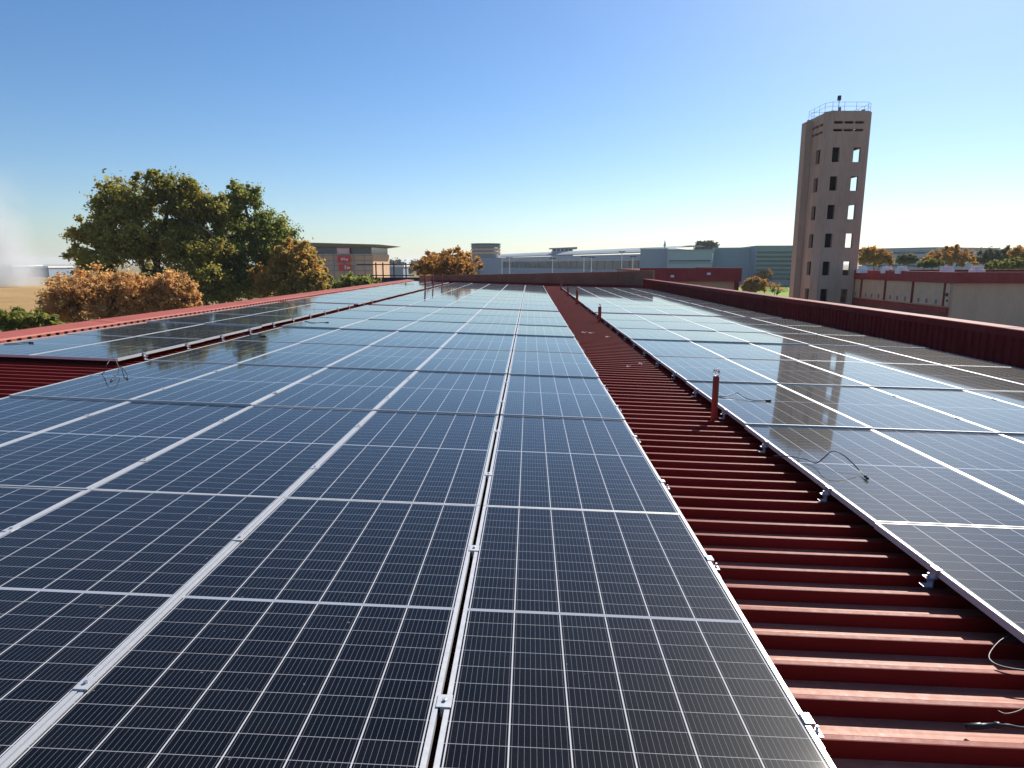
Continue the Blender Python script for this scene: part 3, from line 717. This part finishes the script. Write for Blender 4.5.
fl.build('floor_slab', M['dark'], T)  # slabs and stair wall near black: interior shade put into their colour
MB().box(0.14, 0.22, 1.0, FW+2*CH-1.0, 0.0, H-0.5).build('added_shade_wall', M['dark'], T)  # partition added only so the left windows read dark
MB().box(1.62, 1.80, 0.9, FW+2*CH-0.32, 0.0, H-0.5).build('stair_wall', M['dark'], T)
rl = MB(); ring = [A0, A1, A2, A3, A4, A5, A6, A7]; ins = [((p[0]-FW/2)*0.95 + FW/2, (p[1]-(CH+FW/2))*0.95 + CH+FW/2) for p in ring]
for i, p in enumerate(ins):
    q = ins[(i+1) % 8]; nseg = 3 if i % 2 == 0 else 1
    for k in range(nseg):
        x_ = p[0] + (q[0]-p[0])*k/nseg; y_ = p[1] + (q[1]-p[1])*k/nseg
        rl.bar((x_, y_, H-0.3), (x_, y_, H+0.78), 0.018, n=6)
    for hz in (0.42, 0.78): rl.bar((p[0], p[1], H+hz), (q[0], q[1], H+hz), 0.014, n=6)
rl.build('railing', M['steel'], T)
mm = MB(); mm.box(1.55, 1.75, 1.9, 2.1, H-0.3, H+0.75).build('mast_base', M['drum'], T)
ms = MB().bar((1.55, 2.0, H+0.75), (1.55, 2.0, H+1.35), 0.035, n=8).build('mast', M['steel'], T)
MB().prism([(1.43, 1.88), (1.67, 1.88), (1.69, 2.12), (1.41, 2.12)], H+1.35, H+1.78).build('floodlight', M['black'], T)
MB().box(0.2, 0.55, 0.5, 0.8, H-0.26, H+0.12).box(3.15, 3.4, 0.6, 0.85, H-0.26, H+0.25).build('roof_box', M['drum'], T)

# ------------------------------------------------------------------ right neighbour with cream infill panels
bx, byc = at(958, 275, 50).x, 50.0
B = thing('neighbour_building', 'low flat building with maroon fascia and cream panels, right of the tower', 'building', (bx, byc, GZ))
bz = lambda py: at(958, py, byc).z - GZ
zt, zf, zp, zq = bz(272), bz(283.3), bz(307), bz(314)
ln, wd = 20.0, 26.0
MB().box(0, wd, 0.3, 0.6, 0, zf - 0.01).build('wall', M['plaster'], B)
MB().box(-0.25, wd+0.3, -0.1, 0.1, zf, zt).box(-0.25, -0.05, 0.103, ln, zf, zt).build('fascia', M['maroon_bright'], B)
MB().box(-0.04, wd, 0.103, ln, zf+0.3, zt-0.25).build('roof', M['maroon'], B)
MB().box(0.05, 0.3, 0.603, ln, zp-0.12, zf-0.01).build('wall', M['plaster'], B)
pn = []
yc = 1.2; first = True
while yc < ln - 4:
    w_ = 4.25
    MB().box(-0.06, 0.04, yc + 0.12, yc + w_ - 0.12, zp, zf - 0.03).build('infill_panel', M['panel'], B)
    MB().box(-0.14, 0.045, yc - 0.10, yc + 0.10, zp, zf - 0.02).build('mullion', M['maroon'], B)
    for q in (0.9, 2.1, 3.2): MB().box(-0.13, -0.065, yc+q, yc+q+0.16, zp+0.12, zp+0.45).build('bracket', M['drum'], B)
    yc += w_
MB().box(-0.10, 0.04, 0.62, 1.08, zp, zf-0.03).build('infill_panel', M['panel'], B)
MB().box(-0.16, -0.103, 0.7, 0.95, zp+0.75, zp+1.0).box(-0.16, -0.103, 0.66, 0.8, zp+0.35, zp+0.5).build('meter_box', M['dark'], B)
MB().box(-0.20, 0.3, 0.605, ln, zq, zp-0.13).build('spandrel', M['maroon_bright'], B)
MB().box(0.06, 0.3, 0.605, ln, 0, zq-0.01).build('lower_wall', M['brick'], B)
MB().box(-0.1, wd, 9.0, 9.3, zt-0.2, zt+0.10).build('roof_upstand', M['maroon'], B)
for (px, w_, Y) in ((862, 8, 62), (887, 9, 60), (902, 10, 57.5), (947, 10, 55.5), (977, 11, 54.5)):
    p = at(px, 271, Y); lx, ly = p.x - bx, Y - byc; ww = wpx(w_, Y)*0.38
    v = MB().prism([(lx-ww*1.15, ly-ww*1.15), (lx+ww*1.15, ly-ww*1.15), (lx+ww*1.15, ly+ww*1.15), (lx-ww*1.15, ly+ww*1.15)], zt-0.24, zt+0.14)
    vo = v.build('roof_ventilator', M['white'], B)
    MB().prism([(lx-ww*.85, ly-ww*.85), (lx+ww*.85, ly-ww*.85), (lx+ww*.85, ly+ww*.85), (lx-ww*.85, ly+ww*.85)], zt+0.145, zt+0.40).build('hood', M['white'], vo)

# ------------------------------------------------------------------ maroon building behind the parapet end
Y = 60.0; xa, xb = at(640, 270, Y).x, at(742, 270, Y).x
Bm = thing('maroon_building', 'long low building with plain maroon fascia and cream lower wall', 'building', (xa, Y, GZ)); w_ = xb - xa
hz = lambda py: at(700, py, Y).z - GZ
MB().box(0, w_, 0, 0.15, hz(281.5), hz(268)).box(w_-0.15, w_, 0.153, 16, hz(281.5), hz(268)).build('fascia', M['maroon_bright'], Bm)
MB().box(0, w_-0.16, 0.153, 16, hz(272), hz(270)).build('roof', M['maroon'], Bm)
MB().box(0, w_-0.5, 1.2, 1.4, 0, hz(281.5)-0.01).build('wall', M['panel'], Bm)
for q in (3.4, 5.9):
    dv = MB().box(w_-q-1.9, w_-q, 1.12, 1.19, 0, hz(284.5)).build('garage_door', M['white'], Bm)
MB().box(w_-0.4, w_-0.1, 0.3, 0.7, 0, hz(281.5)-0.01).build('column', M['maroon'], Bm)
MB().box(w_-0.45, w_-0.05, 1.5, 16, 0, hz(281.5)-0.01).build('wall', M['plaster'], Bm)
for px, py in ((672.5, 276.2), (709, 273.8)):
    p = at(px, py, Y-0.2); lx, lz = p.x - xa, p.z - GZ
    MB().box(lx-0.14, lx+0.14, -0.22, -0.002, lz-0.10, lz+0.10).build('wall_lamp', M['white'], Bm)

# ------------------------------------------------------------------ long grey complex on the horizon
def P2(px, Y): p = at(px, 264, Y); return Vector((p.x, Y))
a, b = P2(478, 455), P2(668, 236); dv = (b-a); Ln = dv.length; ang = math.atan2(dv.y, dv.x)
G = thing('exhibition_hall', 'very long pale grey hall with window band on the horizon', 'building', (a.x, a.y, GZ), ang)
mb = MB(); secn = [(0, 10.6), (0.1, 11.0), (3, 12.0), (8, 12.9), (13, 13.0), (15, 12.6)]; n = len(secn)
mb.v = [(0, y_, z_) for y_, z_ in secn] + [(Ln, y_, z_ + 0.4) for y_, z_ in secn]; mb.f = [(i, n+i, n+i+1, i+1) for i in range(n-1)]
mb.build('roof', M['greyl'], G)
MB().box(0, Ln, 0.3, 0.8, 8.2, 10.55).build('fascia', M['grey'], G)
MB().box(0, Ln, 1.2, 1.5, 4.5, 8.19).build('window_band', M['glass'], G)
MB().box(0, Ln, 0.9, 1.4, 0, 4.49).build('wall', M['greyd'], G)
ml = MB()
for k in range(int(Ln/7)): ml.box(k*7+2, k*7+2.2, 0.95, 1.19, 4.5, 8.18)
ml.build('mullion', M['grey'], G)
# rooftop pavilion
Y = 335; p = at(563, 254, Y); q = p.z - GZ
V = thing('rooftop_pavilion', 'small lookout pavilion with winged roof on top of the long grey hall', 'pavilion', (p.x, Y, p.z - 1.0))
zz = lambda py: at(563, py, Y).z - (p.z - 1.0)
MB().prism([(-5.6, 0), (5.0, 0), (5.0, 9), (-5.6, 9)], 0, zz(251)).build('body', M['grey'], V)
MB().prism([(-5.2, .4), (4.6, .4), (4.6, 8.6), (-5.2, 8.6)], zz(251)+.02, zz(249)).build('glazing', M['glass'], V)
c_ = MB()
for k in range(6): c_.box(-5.5+k*2.0, -5.1+k*2.0, 0.0, .35, zz(251)+.02, zz(249)-.02)
c_.build('column', M['white'], V)
MB().prism([(-6.8, -1), (7.0, -1), (7.0, 10), (-6.8, 10)], zz(249)+.02, [zz(248.2), zz(247.0), zz(247.0), zz(248.2)]).build('roof', M['drum'], V)
# stepped blocks to the right
def block(px0, px1, Y0_, Y1_, py_top, label, mat, bands=None, roofmat='greyl', depth=40, extra=None):
    a, b = P2(px0, Y0_), P2(px1, Y1_); dv = b-a; Ln = dv.length
    t = thing('grey_block', label, 'building', (a.x, a.y, GZ), math.atan2(dv.y, dv.x), 'grey blocks on the horizon')
    h = at((px0+px1)/2, py_top, (Y0_+Y1_)/2).z - GZ
    MB().box(0, Ln, 0, depth, 0, h-0.4).build('wall', M[mat], t)
    MB().box(-0.2, Ln+0.2, -0.3, depth+0.2, h-0.39, h).build('roof', M[roofmat], t)
    if bands:
        for k in range(bands):
            z_ = h - 1.2 - k*(h-3.0)/bands
            MB().box(0.3, Ln-0.3, -0.35, -0.003, z_-0.55, z_).build('louvre', M['greyl'], t)
            MB().box(0.3, Ln-0.3, -0.12, -0.004, z_-0.57-0.75, z_-0.56).build('window', M['glass'], t)
    if extra: extra(t, Ln, h)
    return t
def bandstrip(t, Ln, h):
    MB().box(0.5, Ln-0.5, -0.2, -0.003, h-4.6, h-3.9).build('sill_band', M['greyl'], t)
    MB().box(0.5, Ln-0.5, -0.15, -0.003, h-3.89, h-3.4).build('window', M['glass'], t)
block(640, 667, 232, 228, 248, 'narrow slate block with a pale roof edge, left end of the blocks', 'greyd', roofmat='white')
block(667, 712, 224, 219, 249.5, 'plain grey block with a pale sill line, second of the blocks', 'grey', roofmat='greyd', extra=bandstrip)
block(712, 757, 226, 222, 247.5, 'slate-blue block in the middle beside the louvred one', 'greyd', roofmat='grey')
block(755, 812, 214, 212, 245.5, 'tall block striped with horizontal louvres, left of the tower', 'greyd', bands=7, roofmat='greyd')
block(862, 934, 300, 270, 248, 'pale striped block showing right of the tower', 'grey', bands=4, roofmat='greyl')
# mast behind
Y = 245; p = at(664.5, 252, Y)
t = thing('radio_mast', 'thin grey mast with short spire rising over the slate block', 'mast', (p.x, Y, GZ))
MB().bar((0, 0, 0), (0, 0, at(664, 246, Y).z-GZ), 0.35, 0.28).build('pole', M['grey'], t)
MB().tube([(0, 0, at(664, 246, Y).z-GZ), (0, 0, at(664, 244, Y).z-GZ), (0, 0, at(664, 240, Y).z-GZ)], [0.55, 0.35, 0.06], 8).build('spire', M['greyd'], t)
# drum
Y = 290; p = at(486, 264, Y); rr = wpx(14, Y); zz = lambda py: at(486, py, Y).z - GZ
D = thing('round_drum', 'squat banded cylindrical building above the autumn tree', 'building', (p.x, Y, GZ))
MB().lathe([(rr*.98, 0), (rr*.98, zz(244.6))], 48).build('wall', M['drum'], D, True)
for py in (246.3, 249.5, 253.0):
    MB().lathe([(rr*.99, zz(py+1.1)), (rr*1.02, zz(py+1.0)), (rr*1.02, zz(py-0.7)), (rr*.99, zz(py-0.75))], 40).build('band', M['plaster'] if py > 249 else M['drum'], D)
MB().lathe([(rr*1.03, zz(244.59)), (rr*1.03, zz(243.6)), (rr*.3, zz(243.4))], 40).build('roof', M['drum'], D)
MB().box(-rr*.35, rr*1.15, -rr*1.3, -rr*.7, 0, zz(258.0)).build('annex', M['greyd'], D)
# lamp posts in front of the long hall
for px, py, lab in ((509.5, 258, 'leftmost tall lamp post before the long grey hall, right of the drum'), (552.5, 258.5, 'lamp post directly below the rooftop pavilion'), (584, 257, 'lamp post left of a close pair before the grey hall'),
                (591.5, 257.5, 'lamp post right of a close pair before the grey hall'), (622, 252, 'tallest lamp post before the grey hall'), (633, 257, 'lamp post nearest the slate block')):
    Y = 150; p = at(px, py, Y); h = p.z - GZ
    t = thing('lamp_post', lab, 'lamp post', (p.x, Y, GZ), group='lamp posts before the grey hall')
    MB().bar((0, 0, 0), (0, 0, h), 0.13, 0.08, 8).build('pole', M['white'], t)
    MB().box(-0.75, -0.1, -0.2, 0.2, h, h+0.16).box(0.1, 0.75, -0.2, 0.2, h, h+0.16).bar((-0.4, 0, h-0.02), (0.4, 0, h-0.02), 0.05, n=6).build('lamp_head', M['dark'], t)

# ------------------------------------------------------------------ banner building with flared roof
Y = 150; xa = at(300, 260, Y).x; xb = at(374, 260, Y).x; w_ = xb-xa
K = thing('banner_building', 'glazed cream building with overhanging flared roof and red banners', 'building', (xa, Y, GZ), R(-3))
zz = lambda py: at(345, py, Y).z - GZ
MB().box(0, w_, 0, 14, 0, zz(254)).build('wall', M['plaster'], K)
MB().box(0.2, w_-0.3, 0.2, 13.8, zz(254)+.02, zz(247.5)).build('clerestory', M['glass'], K)
MB().prism([(-1, -1.0), (w_-1, -1.0), (w_-1, 15), (-1, 15)], zz(247.5)+.02, [zz(242.0), zz(245.0), zz(245.0), zz(242.0)],
           [(-4, -3.0), (w_+2.4, -3.0), (w_+2.4, 17), (-4, 17)]).build('roof', M['drum'], K)
gl = MB()
for k in range(7): gl.box(0.6+k*2.4, 0.75+k*2.4, -0.15, -0.003, 0, zz(254)-.05)
for k in range(4): gl.box(0, w_, -0.13, -0.004, zz(256+k*5), zz(256+k*5)+.16)
gl.build('glazing_bar', M['greyd'], K)
def banner(p0, p1, q0, q1, mat, marks):
    x0, x1 = at(p0, 260, Y).x - xa, at(p1, 260, Y).x - xa
    o = MB().box(x0, x1, -0.7, -0.55, zz(q1), zz(q0)).build('banner', mat, K)
    m2 = MB()
    for (u0, u1, v0, v1) in marks: m2.box(x0+(x1-x0)*u0, x0+(x1-x0)*u1, -0.74, -0.703, zz(q1)+(zz(q0)-zz(q1))*v0, zz(q1)+(zz(q0)-zz(q1))*v1)
    m2.build('lettering', M['white'], o)
banner(339, 351.5, 248, 254, M['signpink'], [(0.1, 0.9, 0.55, 0.72), (0.2, 0.8, 0.25, 0.4)])
banner(339, 352, 256, 262.3, M['signred'], [(0.30, 0.42, 0.3, 0.7), (0.48, 0.58, 0.35, 0.75), (0.64, 0.84, 0.3, 0.55)])
banner(340, 352, 264.3, 270.5, M['signred'], [(0.52, 0.62, 0.2, 0.85), (0.70, 0.95, 0.25, 0.6)])

# dark steel fence at the far left of the hall
Y = 58; xa = at(374, 270, Y).x; xb = at(414, 270, Y).x; zz = lambda py: at(395, py, Y).z - GZ
N = thing('steel_fence', 'tall dark steel frame fence between banner building and autumn tree', 'fence', (xa, Y, GZ)); w_ = xb-xa
for k, px in enumerate((376, 383, 394, 406)):
    x_ = at(px, 270, Y).x - xa; MB().box(x_-.05, x_+.05, -.05, .05, 0, zz(262.5)).build('post', M['black'], N)
MB().box(-1.5, w_, -.03, .03, zz(265.0), zz(264.0)).box(-1.5, w_, -.03, .03, zz(276), zz(275)).build('rail', M['black'], N)
MB().box(-1.5, w_+.6, .06, .2, 0, zz(277.5)).build('screen', M['dark'], N)
# pale low shed behind the fence
Y = 210; xa = at(378, 265, Y).x; zz = lambda py: at(395, py, Y).z - GZ
t = thing('low_shed', 'low pale-roofed shed far behind the dark steel fence', 'shed', (xa, Y, GZ))
MB().box(0, 8, 0, 9, 0, zz(267)).build('wall', M['greyd'], t); MB().prism([(-.4, -.5), (8.4, -.5), (8.4, 9.5), (-.4, 9.5)], zz(267)+.02, zz(265)).build('roof', M['white'], t)
# far pale sheds beyond the straw field
for px0, px1, Y, py, lab in ((-60, 12, 330, 265, 'long pale shed on the left horizon, half lost in smoke'), (16, 48, 345, 266, 'short pale shed on the left horizon beside the olive tree')):
    xa = at(px0, 265, Y).x; w_ = at(px1, 265, Y).x - xa
    t = thing('distant_shed', lab, 'shed', (xa, Y, GZ), group='sheds beyond the straw field'); h = at(20, py, Y).z - GZ
    MB().box(0, w_, 0, 20, 0, h-1.0).build('wall', M['greyd'], t)
    MB().prism([(-.5, -.8), (w_+.5, -.8), (w_+.5, 20.8), (-.5, 20.8)], h-.98, h).build('roof', M['white'], t)

# ------------------------------------------------------------------ smoke over the field
def smoke():
    t = NT("smoke"); t.t.nodes.remove(t.b)
    tc = t.n("ShaderNodeTexCoord"); sp = t.n("ShaderNodeSeparateXYZ"); t.l(tc.outputs['Generated'], sp.inputs[0])
    z = sp.outputs[2]
    # the column narrows upward and drifts left; distance from its axis in generated units
    ax = t.math('SUBTRACT', 0.56, t.math('MULTIPLY', z, 0.16))
    dx = t.math('DIVIDE', t.math('SUBTRACT', sp.outputs[0], ax), t.math('ADD', 0.30, t.math('MULTIPLY', z, 0.12)))
    dy = t.math('DIVIDE', t.math('SUBTRACT', sp.outputs[1], 0.5), 0.42)
    d2 = t.math('ADD', t.math('MULTIPLY', dx, dx), t.math('MULTIPLY', dy, dy))
    body = t.math('MAXIMUM', t.math('SUBTRACT', 1.0, d2), 0.0)
    nz = t.noise(0.07, 5, 0.6, 'Object'); pf = t.math('MAXIMUM', t.math('MULTIPLY', t.math('SUBTRACT', nz, 0.36), 2.2), 0.0)
    fade = t.math('MULTIPLY', t.math('MINIMUM', t.math('MULTIPLY', t.math('SUBTRACT', 1.0, z), 1.5), 1.0), t.math('ADD', 0.35, t.math('MULTIPLY', t.math('SUBTRACT', 1.0, z), 0.9)))
    den = t.math('MULTIPLY', t.math('MULTIPLY', t.math('MULTIPLY', body, pf), fade), 0.45)
    pv = t.n("ShaderNodeVolumePrincipled"); pv.inputs['Color'].default_value = (0.93, 0.95, 0.97, 1); pv.inputs['Anisotropy'].default_value = 0.35
    t.l(den, pv.inputs['Density']); t.l(pv.outputs[0], t.out.inputs['Volume']); return t.m
pb = at(-4, 287, 195)
s = MB().box(-30, 30, -14, 14, 0, 36).build('smoke', smoke(), loc=(pb.x - 6, 195, GZ + 0.3))
tag(s, 'thin white smoke rising from the straw field', 'smoke', kind='stuff')

# ------------------------------------------------------------------ air
hz_ = NT("haze_air"); hz_.t.nodes.remove(hz_.b)
pv = hz_.n("ShaderNodeVolumePrincipled"); pv.inputs['Density'].default_value = 0.00016; pv.inputs['Color'].default_value = (0.86, 0.92, 1.0, 1); pv.inputs['Anisotropy'].default_value = 0.2
hz_.l(pv.outputs[0], hz_.out.inputs['Volume'])
HAZE = True
if HAZE:
    h = MB().box(-4100, 4100, -1600, 6100, GZ - 1.0, 42.0).build('haze', hz_.m); tag(h, kind='stuff')
